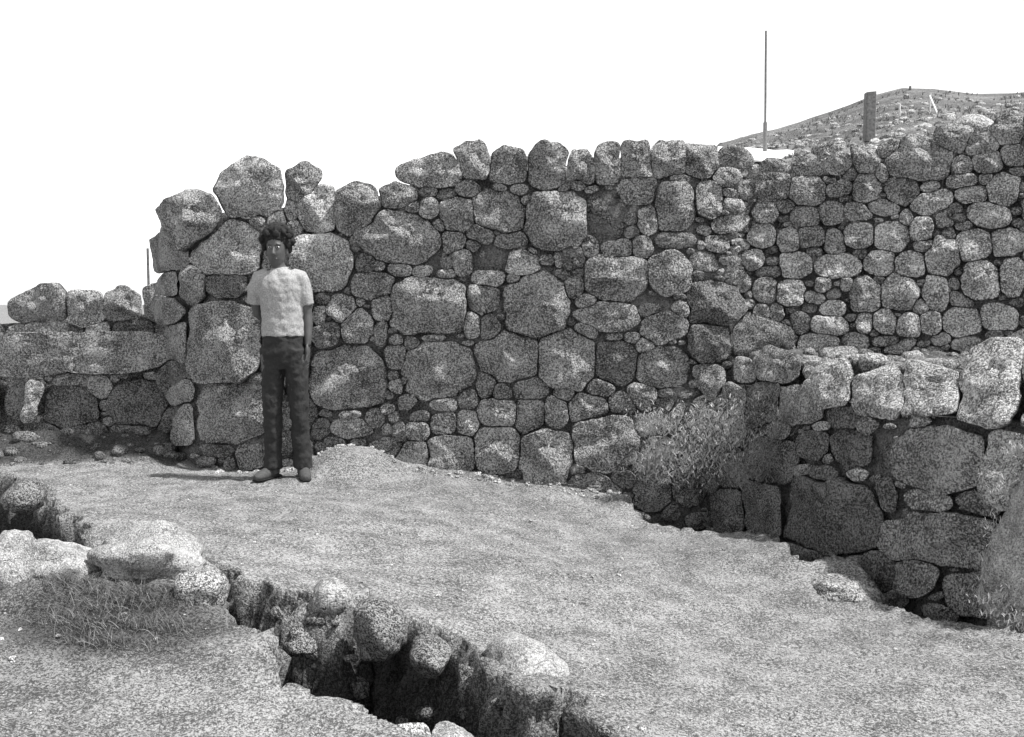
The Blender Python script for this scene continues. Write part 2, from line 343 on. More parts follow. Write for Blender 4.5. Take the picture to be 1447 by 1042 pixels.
def stone_geo(S, i, surf, bulge=.5, back=.35, cap=False, nseg=None, inset=0.0, grow=1.42, gap=.5, disp=1.75, facet=1.0):
    s = S[i]; size = min(s[2], s[3])
    if nseg is None: nseg = 72 if size > 60 else 52 if size > 34 else 30 if size > 16 else 18
    nr = max(6, nseg // 4)
    th, r = outline(S, i, nseg, grow, gap)
    P0, n0 = surf(np.array([s[0]]), np.array([s[1]]))
    mpp = float(P0[0, 1]) / F; hs = size * .5 * mpp
    hf = max(hs * bulge, .035) * random.uniform(.8, 1.3); hb = max(hs * back, .08)
    q = random.uniform(.26, .46)
    planes = [(random.uniform(.45, .95), random.uniform(-.95, .95) * facet, random.uniform(-.95, .95) * facet) for _ in range(5)]
    V = []; Fc = []
    rings = [(math.sin(a), math.cos(a)) for a in np.linspace(0, math.pi / 2, nr + 1)[1:]]
    rb = [(math.sin(a), -math.cos(a)) for a in np.linspace(math.pi / 2, math.pi, 5)[1:-1]]
    alls = [(0, 1)] + rings + rb + [(0, -1)]
    PX = []; PY = []; H = []
    for sr, h in alls:
        tt = th if sr > 1e-6 else th[:1]; rr = r if sr > 1e-6 else r[:1]
        PX += list(s[0] + np.cos(tt) * rr * sr); PY += list(s[1] + np.sin(tt) * rr * sr)
        for t in tt:
            if h >= 0:
                hh = h ** q
                for c0, ca_, cb_ in planes: hh = min(hh, c0 + sr * (ca_ * math.cos(t) + cb_ * math.sin(t)))
                H.append(max(hh, 0 if h < .3 else .02) * hf)
            else: H.append(h * hb)
    P, Nn = surf(np.array(PX), np.array(PY)); n0 = n0[0]
    H = np.array(H) - inset
    P = P + Nn * H[:, None]
    C = P.mean(0); out = []
    fr = .55 / max(hs, .01); am = hs * .13 * disp; off = Vector((i * 7.3, s[0] * .1, s[1] * .1))
    for p_, h_ in zip(P, H):
        v = Vector(p_); d = Vector(p_ - C); L = d.length or 1
        k = noise.fractal(v * fr + off, .85, 2.1, 5)
        rdg = abs(noise.noise(v * fr * 1.7 + off * 2))
        out.append(v + Vector(n0) * am * (k * .7 - rdg * .9 + .2) + d / L * am * k * .30)
    # faces
    idx = 1; ringidx = []
    for sr, h in alls[1:-1]:
        ringidx.append(list(range(idx, idx + nseg))); idx += nseg
    last = idx
    for k in range(nseg): Fc.append((0, ringidx[0][(k + 1) % nseg], ringidx[0][k]))
    for a_, b_ in zip(ringidx, ringidx[1:]):
        for k in range(nseg): Fc.append((a_[k], a_[(k + 1) % nseg], b_[(k + 1) % nseg], b_[k]))
    for k in range(nseg): Fc.append((last, ringidx[-1][k], ringidx[-1][(k + 1) % nseg]))
    Fc = [tuple(reversed(f)) for f in Fc]
    return out, Fc
def arr(lst):
    return np.array([[c[0], c[1], c[2], c[3], math.radians(c[4]) if len(c) > 4 else 0, c[5] if len(c) > 5 else 2.7] for c in lst], float)
def inside_poly(x, y, poly):
    ins = False; j = len(poly) - 1
    for i in range(len(poly)):
        if (poly[i][1] > y) != (poly[j][1] > y) and x < (poly[j][0] - poly[i][0]) * (y - poly[i][1]) / (poly[j][1] - poly[i][1]) + poly[i][0]: ins = not ins
        j = i
    return ins
def fill(lst, region, rmin=3.2, rmax=13, tries=6000, maxn=600, avoid=()):
    S = arr(lst); x0 = min(p[0] for p in region); x1 = max(p[0] for p in region); y0 = min(p[1] for p in region); y1 = max(p[1] for p in region)
    add = []
    for phase in (1.0, .6, .3, .0):
        for _ in range(tries // 4):
            x = random.uniform(x0, x1); y = random.uniform(y0, y1)
            if not inside_poly(x, y, region): continue
            f = fval(S, np.array([x]), np.array([y]))[0]
            d = ((f - 1) * np.minimum(S[:, 2], S[:, 3]) / 2).min()
            r = d * 1.15
            if r < rmin + (rmax - rmin) * .6 * phase: continue
            r = min(r, rmax)
            add.append((x, y, 2 * r * random.uniform(1.0, 2.1), 2 * r * random.uniform(.55, 1.0), random.uniform(-25, 25), random.uniform(2.2, 3.4)))
            S = np.vstack([S, arr(add[-1:])])
            if len(add) >= maxn: return add
    return add
def build_wall(root, lst, region, surf, mpale, maxparts=100, fillargs={}, chink='chinking_stones', **kw):
    caps = {i for i, c in enumerate(lst) if len(c) > 6 and 'c' in str(c[6])}
    add = fill(lst, region, **fillargs) if region else []
    full = list(lst) + add; S = arr(full)
    size = [c[2] * c[3] for c in full]
    order = sorted(range(len(full)), key=lambda i: -size[i]); parts = set(order[:maxparts])
    cv, cf = [], []
    for i in range(len(full)):
        c = full[i]; fl = str(c[6]) if len(c) > 6 else ''
        k = dict(kw); k['inset'] = random.uniform(-.025, .02)
        if i >= len(lst): k['inset'] = random.uniform(.0, .035)
        if 'r' in fl: k['inset'] = .07
        if 'p' in fl: k['inset'] = -.05
        if 'q' in fl: k.update(inset=-.03, bulge=.42, facet=.5)
        if 'v' in fl: k['inset'] = .03
        if 'c' in fl: k.update(bulge=.75, back=1.0, grow=1.18 if S[i][3] > 0 and c[3] > 60 else 1.3)
        V, Fc = stone_geo(S, i, surf, **k)
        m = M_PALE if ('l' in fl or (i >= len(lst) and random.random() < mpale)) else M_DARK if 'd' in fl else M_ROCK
        if i in parts: mesh_obj('stone', V, Fc, m, root)
        else: b_ = len(cv); cv += V; cf += [tuple(q + b_ for q in f) for f in Fc]
    if cv: tag(mesh_obj(chink, cv, cf, M_ROCK, root), kind='stuff')
    return full
def core_mesh(name, root, poly, cols, top, bot, thick, inset, m, batter=0.0):
    """solid earth-and-rubble heart of a wall: cols are photo columns, top/bot photo rows"""
    V = []; Fc = []; rows = 44; cols = list(np.arange(cols[0], cols[-1], 5.0))
    for k, px in enumerate(cols):
        yt = np.interp(px, *top); yb = np.interp(px, *bot)
        P, Nn = on_surface(poly, np.full(rows, px), np.linspace(yt, yb, rows), batter)
        for j in range(rows):
            dn = .07 * noise.noise(Vector(P[j]) * 5) + .03 * noise.noise(Vector(P[j]) * 21)
            V.append(P[j] - Nn[j] * (inset - .045 + dn * .6)); V.append(P[j] - Nn[j] * thick)
    for k in range(len(cols) - 1):
        a = k * rows * 2; b = (k + 1) * rows * 2
        for j in range(rows - 1):
            q = 2 * j
            Fc.append((a + q, a + q + 2, b + q + 2, b + q)); Fc.append((a + q + 1, b + q + 1, b + q + 3, a + q + 3))
        Fc.append((a, b, b + 1, a + 1)); e = 2 * (rows - 1); Fc.append((a + e, a + e + 1, b + e + 1, b + e))
    for a in (0, (len(cols) - 1) * rows * 2):
        for j in range(rows - 1):
            q = a + 2 * j; Fc.append((q, q + 1, q + 3, q + 2) if a == 0 else (q, q + 2, q + 3, q + 1))
    return mesh_obj(name, V, Fc, m, root)
# stone lists, traced over the photograph: cx, cy, w, h, rot, squareness, flags (c cap, l pale, d dark, r recessed)
MAIN_ST = [
 (278,316,80,80,-8,3.0,'c'),(244,318,26,40,0,2.8,'c'),(356,272,98,80,8,2.5,'cl'),(425,262,52,52,0,2.6,'c'),(448,296,54,74,0,3.4,'cl'),(410,296,20,34,0,2.6),(506,298,62,68,0,3.2,'c'),(563,277,50,36,-5,2.8,'c'),
 (365,309,26,20,0,2.6,'l'),(391,309,28,24,-10,2.6),(418,324,24,24,30,2.4,'l'),(322,352,106,82,0,2.6,'l'),(243,358,46,66,0,3.0),(243,400,34,50,0,2.8),(246,524,30,50,0,2.8),(266,402,50,52,10,2.6),(322,403,64,36,0,2.6,'d'),(345,358,24,36,0,2.6),(354,376,16,14),
 (392,360,50,60,0,2.6),(457,371,86,88,0,3.2,'l'),(563,336,124,76,14,2.3),(516,373,26,28,0,2.6,'l'),(537,377,15,14),(566,380,36,18,0,3,'l'),(597,383,28,16,0,3,'l'),(526,404,62,38,0,2.6),
 (606,432,110,78,0,4),(484,434,38,38,20,2.6,'l'),(456,421,18,16,0,2.5,'l'),(491,411,13,11),(508,427,14,11),(452,446,18,26,0,2.6,'l'),(462,477,36,42,20,2.5,'l'),(506,462,40,50,0,2.5),(539,470,18,34,0,3),(541,434,30,40,0,2.6,'d'),
 (560,481,18,14,0,2.5,'l'),(582,486,20,19,0,2.5,'l'),(612,478,42,8,2,3,'l'),(584,293,24,15),(606,295,28,28,0,2.6),(612,243,92,44,-4,2.5,'cl'),(669,230,50,46,0,2.5,'c'),(719,235,52,56,0,2.5,'c'),(774,237,58,66,0,2.6,'c'),
 (632,276,26,17,0,2.5,'l'),(663,268,32,22,-12,2.5),(606,270,26,12,0,2.5,'d'),(706,266,20,12,0,2.5,'l'),(733,268,24,14,0,2.5,'l'),(796,267,18,12,0,2.5,'l'),(745,284,20,13),(647,304,48,52,0,2.8),(704,299,74,60,8,2.4),(787,313,86,86,0,3.6),
 (857,306,54,72,0,3,'dr'),(823,240,50,46,-8,2.8,'c'),(858,233,46,56,4,4,'c'),(898,232,56,52,0,4,'c'),(944,228,62,48,-3,4,'c'),(988,228,56,46,5,3.6,'c'),(816,258,26,20),(900,268,58,46,0,2.7),(953,293,58,74,0,3.6),(916,311,34,38,0,2.6,'d'),
 (958,250,46,11,3,2.6,'l'),(1002,282,40,52,0,2.6),(1024,251,36,28,0,2.3),(1037,224,50,24,5,2.5,'c'),(620,318,20,16,0,2.5,'l'),(641,341,32,32,0,2.6),(680,331,40,24,10,2.6),(702,327,12,10),(724,341,50,20,4,2.8,'l'),(668,347,18,17),
 (653,371,28,40,0,2.8),(693,366,46,32,0,2.6,'dr'),(739,372,44,42,10,2.6,'l'),(752,356,18,9,40,2.6,'l'),(690,395,46,24,0,2.6,'d'),(730,396,28,20,0,2.6,'d'),(632,373,20,16),(809,363,36,40,0,2.5,'l'),(789,367,14,26,-20,2.6),(833,348,26,32,0,2.6),
 (872,351,46,28,0,3,'l'),(817,385,16,16),(794,388,26,14,15,2.5),(870,393,90,66,4,3.2),(945,386,58,60,0,3.2),(908,350,30,28),(955,338,54,22,0,2.6),(757,430,92,92,0,2.7),(682,422,44,44,0,3),(667,458,20,42,-5,3),(692,465,24,44,0,2.6,'d'),
 (811,405,28,32),(829,427,30,26),(858,447,92,40,6,2.5),(868,477,26,11,0,3,'l'),(893,478,24,14),(938,462,66,44,-18,2.6),(965,438,36,24,0,2.5,'l'),(1006,432,74,70,10,2.6,'d'),(1003,482,64,62,0,2.6,'d'),(1070,480,84,52,6,2.6,'d'),  # the dark corner stones carry the corner's shade in their tone
 (492,532,106,92,0,3.8),(559,505,30,36,0,3),(556,531,14,14,0,2.5,'l'),(560,545,17,20,0,2.5,'l'),(575,536,14,18),(621,524,106,84,-4,2.3),(716,505,88,66,0,2.5),(801,508,80,84,0,2.7),(871,512,58,64,0,2.6,'d'),(937,520,78,58,0,2.5),(1000,525,44,22,0,2.5,'d'),
 (827,466,30,22,25,2.5),(912,488,26,22,0,2.5,'d'),(626,571,38,20,-5,2.5),(661,564,28,30,0,2.6,'l'),(686,543,28,38,0,2.8),(709,555,28,22),(593,590,30,16,0,2.5,'l'),(530,592,26,28),(703,584,54,42,5,2.8),(749,587,42,48,0,3),(750,551,46,28),(787,583,34,48),
 (797,557,28,22),(830,577,58,38,0,2.6),(880,570,40,30),(848,548,36,24),(907,560,44,34),(936,574,30,24),(626,598,38,30,0,3),(661,596,30,34,0,3.2),(590,608,34,26),(565,611,20,24,0,3,'l'),(555,589,13,15,0,2.5,'l'),(548,578,20,14),(575,568,24,18),
 (638,642,70,54,0,3),(702,634,62,70,0,2.8),(772,645,72,82,12,2.6,'p'),(857,624,88,78,0,3.6,'p'),(913,600,42,30,0,2.6,'l'),(838,698,78,52,10,2.6),(882,677,36,22,0,2.7),(922,694,54,60,0,2.6),(976,687,56,54,0,2.5),(930,640,50,46),(980,640,44,40,0,2.6,'d'),
 (1010,580,60,50,0,2.6,'d'),(965,590,44,34),(1015,630,40,40,0,2.6,'d'),(1020,690,40,70,0,2.6,'d'),(499,606,58,26,6,2.6),(497,586,34,9,-6,3,'l'),(450,607,30,28,0,2.6,'l'),(585,645,50,40,0,2.6),
 (318,483,104,118,0,3,''),(325,584,106,88,0,4),(262,598,26,58,4,2.6),(258,553,32,34),(247,486,36,70,0,3),(241,440,34,50,0,3),(306,638,48,17,3,2.6,'l'),(352,645,42,36,0,2.8,'l'),(327,655,14,20),(340,532,16,14),(362,535,22,14,0,2.5,'l'),
 (405,500,66,90,0,3),(392,440,40,40),(425,430,34,34),(400,588,24,40,0,2.6,'l'),(402,628,24,34,0,2.6,'l'),(430,590,34,50,0,2.6,'d'),(430,640,30,34,0,2.6),(380,640,20,30),(292,652,26,14)]
REG_MAIN = [(236,330),(310,300),(420,290),(560,290),(600,262),(800,262),(1000,240),(1045,262),(1040,500),(1010,740),(890,735),(800,700),(620,680),(280,672),(250,600),(232,440)]
UP_ST = [
 (1044,295,28,22),(1081,301,36,28,-5,2.8,'l'),(1111,291,24,18),(1076,333,38,34,0,3,'l'),(1114,340,32,34),(1148,336,40,28,0,3),(1179,342,28,36),(1214,334,42,36,0,3.2,'l'),(1260,334,50,40,0,3.2,'l'),(1302,326,34,34,0,2.6,'l'),(1307,347,32,18),
 (1064,367,34,30,0,2.6,'l'),(1126,375,46,38,0,2.8,'l'),(1182,376,66,32,0,2.8,'l'),(1242,372,40,36,0,2.6,'l'),(1286,374,40,36,-15,2.6,'l'),(1333,362,48,58,25,2.5,'l'),(1376,346,56,42,-12,2.5,'l'),(1424,342,48,40,0,2.5,'l'),
 (1396,304,66,34,12,2.5,'l'),(1418,268,46,48,10,2.6,'l'),(1315,286,62,28,-16,2.4,'l'),(1374,276,46,24,0,2.4,'l'),(1335,310,26,22),(1281,308,18,24,0,2.6,'l'),(1212,300,46,22,6,2.5),(1248,293,50,24,0,2.5),(1184,268,44,22,-20,2.4),(1142,270,54,44,0,2.4),
 (1092,264,50,44,0,2.5),(1225,266,40,42,0,2.6),(1274,270,46,42,0,2.6),(1136,306,42,28),(1176,301,38,30),(1201,246,22,20),(1223,226,38,42,0,3,'c'),(1300,226,100,58,0,2.6,'c'),(1357,234,34,26),(1396,230,44,34,0,2.6,'c'),(1432,220,36,30,0,2.6,'c'),(1360,255,44,18,-8,2.5),(1395,252,26,14),
 (1185,232,40,34,0,2.6,'c'),(1142,236,44,28,0,2.6,'c'),(1095,236,44,20,0,2.6,'c'),(1245,245,20,24),(1345,198,56,36,0,2.8,'c'),(1425,184,44,40,0,2.8,'c'),(1470,180,50,50,0,2.8,'c'),(1258,212,34,26,0,2.8,'c'),(1385,205,50,30,0,2.8,'c'),(1166,214,34,20,0,2.8,'c'),(1052,268,26,30),(1045,240,30,20,0,2.5,'c'),(1340,332,20,20),
 (1080,410,34,36,0,2.6),(1117,414,40,38,0,2.8,'l'),(1047,400,26,28),(1056,430,20,14),(1077,441,24,22),(1098,442,22,24),(1177,435,36,22,0,2.6,'l'),(1163,403,24,18),(1196,403,18,18),(1222,417,44,46,0,2.7),(1271,413,52,50,15,2.5,'l'),(1324,415,38,48,-10,2.6,'l'),
 (1386,396,54,56,0,2.9,'l'),(1430,392,36,52,0,2.8,'l'),(1302,434,20,20,0,2.5,'l'),(1131,457,28,32),(1171,461,54,25,0,3,'l'),(1221,458,24,30,0,2.5,'l'),(1251,456,33,33,0,2.4,'l'),(1285,460,36,34,0,2.5,'l'),(1315,457,32,34,0,2.5,'l'),(1358,455,54,40,-5,2.4,'l'),(1414,449,54,34,0,2.6,'l'),
 (1155,489,54,38,0,2.7,'l'),(1210,483,36,26),(1110,495,26,22),(1470,300,50,50),(1475,360,50,50),(1472,420,50,44),(1475,245,50,50),(1500,470,60,40)]
REG_UP = [(1034,245),(1120,232),(1200,222),(1300,232),(1450,230),(1450,500),(1300,500),(1200,500),(1130,505),(1085,470),(1040,440)]
LOW_ST = [
 (1102,517,66,42,0,2.6,''),(1058,523,28,36,0,2.6),(1147,524,30,26),(1180,544,70,66,0,3.4,'lq'),(1248,556,92,64,-8,3.6,'lq'),(1326,552,96,70,-12,3.6,'lq'),(1410,552,110,96,-20,3.4,'lq'),(1480,560,90,110,0,2.6,'l'),
 (1130,573,70,52,0,2.6),(1200,590,50,34,0,2.6,'d'),(1302,592,24,24,0,2.5,'l'),(1080,570,50,60,0,2.6,'d'),(1143,629,38,42,0,2.6,'dv'),(1198,634,58,58,0,2.6,'dv'),(1245,640,34,60,0,2.6,'dr'),(1332,650,126,96,2,3,''),(1430,665,80,110,0,2.6,'l'),(1310,708,66,34,10,2.6,'l'),
 (1176,728,146,108,10,2.6,'d'),(1200,703,34,18,8,2.5,'lp'),(1090,650,60,70,0,2.6,'dv'),(1080,720,54,80,0,2.6,'d'),(1336,762,164,80,4,3.4,''),(1440,780,60,80,0,2.6,'l'),(1297,813,58,62,10,2.6,''),(1385,840,108,62,8,2.8,''),(1460,870,60,70),(1240,810,50,56,0,2.6,'d'),(1250,700,30,50,0,2.6,'d'),(1040,565,44,40,0,2.6),(1026,610,46,46,0,2.6),(1036,662,50,54,0,2.6,'d'),(1030,725,46,66,0,2.6,'d'),(1003,600,34,40,0,2.6),(1002,660,30,60,0,2.6,'d'),(1010,540,30,40,0,2.6),(1100,610,34,30),(1228,600,30,26),(1165,672,40,26,0,2.6,'d'),(1280,735,20,30,0,2.6,'d')]
REG_LOW = [(1010,530),(1060,545),(1120,600),(1250,600),(1290,600),(1440,620),(1440,870),(1330,880),(1250,850),(1130,790),(1000,760)]
def S_MAIN(px, py): return on_surface(MAIN, px, py, .0)
CAP2 = [(x, 236 + 4 * math.sin(x), 44, 42, 0, 3.4) for x in range(826, 1020, 27)] + [(415, 286, 56, 60, 0, 3), (330, 305, 60, 50, 0, 3), (480, 290, 40, 50, 0, 3), (748, 244, 44, 52, 0, 3), (800, 250, 44, 44, 0, 3), (695, 240, 44, 50, 0, 3), (650, 250, 40, 40, 0, 3), (535, 288, 40, 34, 0, 3), (250, 335, 40, 60, 0, 3), (250, 395, 40, 60, 0, 3), (252, 455, 40, 60, 0, 3), (256, 520, 40, 60, 0, 3), (260, 580, 40, 60, 0, 3)]
def S_UP(px, py): return on_surface(UPPER, px, py, .12)
def S_LOW(px, py):
    P, Nn = on_surface(LOWER, px, py, .10); k = 1 + np.clip(P[:, 2] - .60, 0, .4) * .75 / P[:, 1]
    P = P.copy(); P[:, 0] *= k; P[:, 1] *= k; P[:, 2] = EYE + (P[:, 2] - EYE) * k
    return P, Nn
def S_BANK(px, py): return on_surface(BANK, px, py, -.0)
def S_LT(px, py): return on_surface(LOWTOP, px, py, 0)
r1 = empty('stone_wall', (0, 6.8, 0)); tag(r1, 'tall drystone wall of big rounded boulders behind the standing person, its left end curving away', 'wall', kind='thing')
build_wall(r1, MAIN_ST, REG_MAIN, S_MAIN, .35, maxparts=72, fillargs=dict(tries=9000))
for i, c in enumerate(CAP2):                          # second row of top stones, lying behind the first
    S2 = arr([c]); V, Fc = stone_geo(S2, 0, S_MAIN, bulge=.8, back=1.0, inset=.30 if c[0] > 300 else .14, grow=1.05)
    mesh_obj('stone', V, Fc, M_ROCK, r1)
core_mesh('rubble_core', r1, MAIN, list(range(225, 1060, 14)), ([226, 236, 300, 400, 480, 560, 580, 650, 800, 1000, 1060], [385, 330, 300, 292, 280, 278, 256, 240, 240, 236, 244]), ([226, 330, 800, 900, 1060], [690, 690, 720, 760, 780]), .7, .10, M_CORE)
r2 = empty('stone_wall', (2, 6.8, .8)); tag(r2, 'wall of smaller pale stones in rough courses above the ledge at right, below the hillside', 'wall', kind='thing')
build_wall(r2, UP_ST, REG_UP, S_UP, .55, fillargs=dict(tries=6000))
core_mesh('rubble_core', r2, UPPER, list(range(1010, 1600, 14)), ([1010, 1100, 1200, 1300, 1440, 1600], [262, 248, 232, 218, 200, 190]), ([1010, 1600], [560, 540]), .6, .13, M_CORE, .12)
r3 = empty('retaining_wall', (1.9, 5.2, 0)); tag(r3, 'low retaining wall of huge boulders along the right hand trench, holding up the ledge', 'wall', kind='thing')
build_wall(r3, LOW_ST, REG_LOW, S_LOW, .2, fillargs=dict(tries=3000, rmax=18), bulge=.6, back=.9, grow=1.42)
core_mesh('rubble_core', r3, LOWER, list(range(1012, 1600, 14)), ([1012, 1100, 1250, 1440, 1600], [545, 548, 585, 600, 610]), ([1012, 1150, 1300, 1440, 1600], [820, 880, 960, 1060, 1200]), .4, .12, M_CORE, .10)
# left background wall
LT_ST = [(60,433,76,52,6,2.7,'c'),(124,438,52,52,0,3,'cl'),(176,433,60,44,0,2.6,'c'),(222,430,44,50,0,2.6,'c'),(70,466,66,30,0,2.5,'l'),(24,473,30,26,0,2.6,'l'),(138,466,34,24,0,2.6,'l'),(190,466,60,28,0,2.6,'d'),(236,470,40,40,0,2.6,'d'),(-20,470,50,30),(106,468,20,18,0,2.5,'d')]
r4 = empty('stone_wall', (-3, 8.2, .8)); tag(r4, 'short row of loose boulders along the bank at far left, against the white sky', 'wall', kind='thing')
build_wall(r4, LT_ST, None, S_LT, .2, back=.9, grow=1.3)
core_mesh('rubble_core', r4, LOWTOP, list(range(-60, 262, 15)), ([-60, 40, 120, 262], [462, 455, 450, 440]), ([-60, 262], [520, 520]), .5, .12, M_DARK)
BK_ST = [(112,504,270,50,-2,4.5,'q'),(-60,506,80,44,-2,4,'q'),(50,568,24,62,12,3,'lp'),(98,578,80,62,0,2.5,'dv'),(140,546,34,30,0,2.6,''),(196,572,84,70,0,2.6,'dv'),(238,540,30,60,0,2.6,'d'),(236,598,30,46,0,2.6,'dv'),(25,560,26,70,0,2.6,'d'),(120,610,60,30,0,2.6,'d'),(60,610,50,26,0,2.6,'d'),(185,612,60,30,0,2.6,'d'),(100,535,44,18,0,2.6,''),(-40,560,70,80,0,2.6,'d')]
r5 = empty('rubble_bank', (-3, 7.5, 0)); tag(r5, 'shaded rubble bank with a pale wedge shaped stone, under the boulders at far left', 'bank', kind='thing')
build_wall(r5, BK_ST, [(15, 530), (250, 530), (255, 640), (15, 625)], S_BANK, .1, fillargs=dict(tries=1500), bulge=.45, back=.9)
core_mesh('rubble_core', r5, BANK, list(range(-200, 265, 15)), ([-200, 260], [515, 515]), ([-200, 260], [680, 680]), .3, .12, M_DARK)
# ------------------------------------------------------------------ things standing on the site
def hit(px, py, y0=2.4, y1=18):
    """where the pixel's ray meets the ground"""
    a, b = ray(px, py); Y = np.arange(y0, y1, .01); Z = ground_z(a * Y, Y); k = np.argmax(EYE + b * Y < Z)
    Yh = float(Y[k]); return Vector((float(a * Yh), Yh, gz(float(a) * Yh, Yh)))
import bmesh
def boulder_mesh(size, seed, sub=4, rough=1.0, cuts=5, flat=0.0):
    bm = bmesh.new(); bmesh.ops.create_icosphere(bm, subdivisions=sub, radius=1)
    r = random.Random(seed); pl = []
    for _ in range(cuts):
        n_ = Vector((r.uniform(-1, 1), r.uniform(-1, 1), r.uniform(-.6, 1))).normalized(); pl.append((n_, r.uniform(.62, .88)))
    off = Vector((seed * 3.7, seed * 1.3, 5))
    for v in bm.verts:
        p = v.co.copy()
        p = Vector([math.copysign(abs(c) ** .82, c) for c in p])
        for n_, d in pl:
            k = p.dot(n_) - d
            if k > 0: p -= n_ * k * .85
        k = noise.fractal(p * 1.5 + off, 1, 2.1, 4); q = abs(noise.noise(p * 2.6 + off))
        p *= 1 + rough * (.13 * k - .10 * q)
        v.co = Vector((p.x * size[0] / 2, p.y * size[1] / 2, p.z * size[2] / 2))
    V = [v.co.copy() for v in bm.verts]; Fc = [tuple(v.index for v in f.verts) for f in bm.faces]; bm.free()
    return V, Fc
def boulder(px, py, Y, w, h, d, label, m=None, seed=1, group=None, tilt=(0, 0, 0), name='boulder', **kw):
    """boulder whose middle is seen at (px, py), w x h pixels, d metres deep"""
    c = at(px, py, Y); sc = Y / F
    V, Fc = boulder_mesh((w * sc, d, h * sc), seed, **kw)
    o = mesh_obj(name, V, Fc, m or M_ROCK); o.location = c; o.rotation_euler = tilt
    return tag(o, label, name, group)
boulder(212, 786, 4.0, 168, 92, .34, 'big pale boulder in the left foreground, its bright flat top lit by the sun', M_FORE, 3, rough=1.8)
boulder(80, 796, 3.98, 140, 64, .34, 'low pale boulder at the lower left edge of the dark hollow', M_FORE, 5, rough=1.8)
boulder(8, 800, 3.88, 80, 100, .30, 'pale rock cut off by the left side of the photo, below the dark hollow', M_FORE, 8)
boulder(286, 832, 3.86, 74, 76, .26, 'rough grey rock between the big pale foreground boulder and the start of the left trench', M_ROCK, 11)
boulder(34, 700, 5.16, 56, 48, .26, 'dark angular stone at the rim of the hollow by the left edge', M_DARK, 14)
boulder(468, 842, 4.04, 66, 60, .24, 'smooth pale stone bulging from the top of the far side of the left trench', M_FORE, 17)
boulder(536, 888, 3.84, 84, 84, .26, 'rounded grey stone embedded half way down the far side of the left trench', M_DARK, 19)
boulder(742, 940, 3.50, 126, 84, .34, 'largest boulder on the lip of the left trench, pale and rounded, at bottom centre', M_FORE, 23)
boulder(748, 1022, 3.50, 70, 96, .22, 'grey upright stone under the largest boulder on the trench lip', M_DARK, 29)
boulder(838, 1016, 3.26, 74, 74, .26, 'small grey rock right of the largest boulder, at the bottom of the photo', M_ROCK, 31)
boulder(640, 1046, 2.75, 70, 34, .2, 'pale stone peeping over the near edge of the left trench at the bottom', M_FORE, 37)
boulder(612, 925, 3.76, 66, 60, .26, 'small dark stone in the side of the left trench, left of the largest boulder', M_DARK, 41)
boulder(672, 960, 3.68, 60, 64, .26, 'dark stone low in the left trench just left of the largest boulder', M_DARK, 43)
boulder(430, 900, 3.98, 66, 50, .26, 'dark stone deep in the left trench below the smooth pale one', M_DARK, 47)
boulder(1384, 188, 7.05, 76, 50, .34, 'big pale boulder lying loose on the slope above the right end of the wall', M_PALE, 53)
boulder(1192, 834, 4.86, 96, 40, .30, 'grey rock showing through the dust on the lip of the right trench', M_ROCK, 57)
boulder(1462, 765, 4.30, 110, 300, .34, 'crumbling pale bank of earth and stone rising at the right edge of the photo', M_FORE, 61, tilt=(0, .22, 0), name='bank', cuts=2, rough=1.6, sub=5)
# rubble lying on the hillside and small stones on the dust: nobody could count these
def scatter(name, pts, m, kind='stuff', sub=1):
    V, Fc = [], []
    for k, (x, y, z, s) in enumerate(pts):
        v, f = boulder_mesh((s * random.uniform(.8, 1.5), s * random.uniform(.7, 1.2), s * random.uniform(.5, .9)), k + 100, sub=sub, cuts=3)
        R_ = Matrix.Rotation(random.uniform(0, 6.3), 3, 'Z'); b_ = len(V)
        V += [R_ @ q + Vector((x, y, z)) for q in v]; Fc += [tuple(i + b_ for i in q) for q in f]
    o = mesh_obj(name, V, Fc, m); o['kind'] = kind; return o
def gzv(P): return ground_z(np.array([p[0] for p in P]), np.array([p[1] for p in P]))
def lay(P, S, dz=.002):
    z = gzv(P); return [(p[0], p[1], float(q) + dz, s_) for p, q, s_ in zip(P, z, S)]
def szs(n_, ch, a=.7, b=1.3): return [random.choice(ch) * random.uniform(a, b) for _ in range(n_)]
def near_edge(P):
    X_ = np.array([p[0] for p in P]); Y_ = np.array([p[1] for p in P]); return np.min([sdf(X_, Y_, q) for q in (T_RIGHT, T_LEFT, T_HOLE)], 0)
P = []
for _ in range(900):
    Y = 7.05 + random.random() ** 1.6 * 7; P.append((float(ray(random.uniform(1020, 1500), 200)[0]) * Y, Y))
tag(scatter('hillside_rubble', lay(P, szs(900, [.02, .03, .04, .06, .09]), .0), M_PALE, sub=2), 'loose stones strewn over the hillside behind the wall')
P = []
for _ in range(1000):
    y = 2.6 + random.random() * 4.2; P.append((random.uniform(-.6, .55) * y, y))
e = near_edge(P); P = [p for p, k in zip(P, e) if k > .03]
L1 = lay(P, szs(len(P), [.004, .006, .008, .011, .018], .8, 1.4), .0005)
P = []
for _ in range(260):
    x = random.uniform(-2.1, 1.0); P.append((x, float(line_y(MAIN, np.array([x]))[0]) - random.uniform(.03, .22)))
L1 += lay(P, szs(260, [.012, .025, .04]))
P = []
for Q in (T_LEFT, T_HOLE, T_RIGHT):
    xs_ = [p[0] for p in Q]; ys_ = [p[1] for p in Q]
    P += [(random.uniform(min(xs_), max(xs_)), random.uniform(min(ys_), max(ys_))) for _ in range(150)]
e = near_edge(P); P = [p for p, k in zip(P, e) if k < -.02]
L1 += lay(P, szs(len(P), [.015, .025, .04, .06, .09]))
tag(scatter('pebbles', L1, M_PALE, sub=2), 'small stones and crumbs of earth scattered over the dusty ground')
P = []; S9 = []
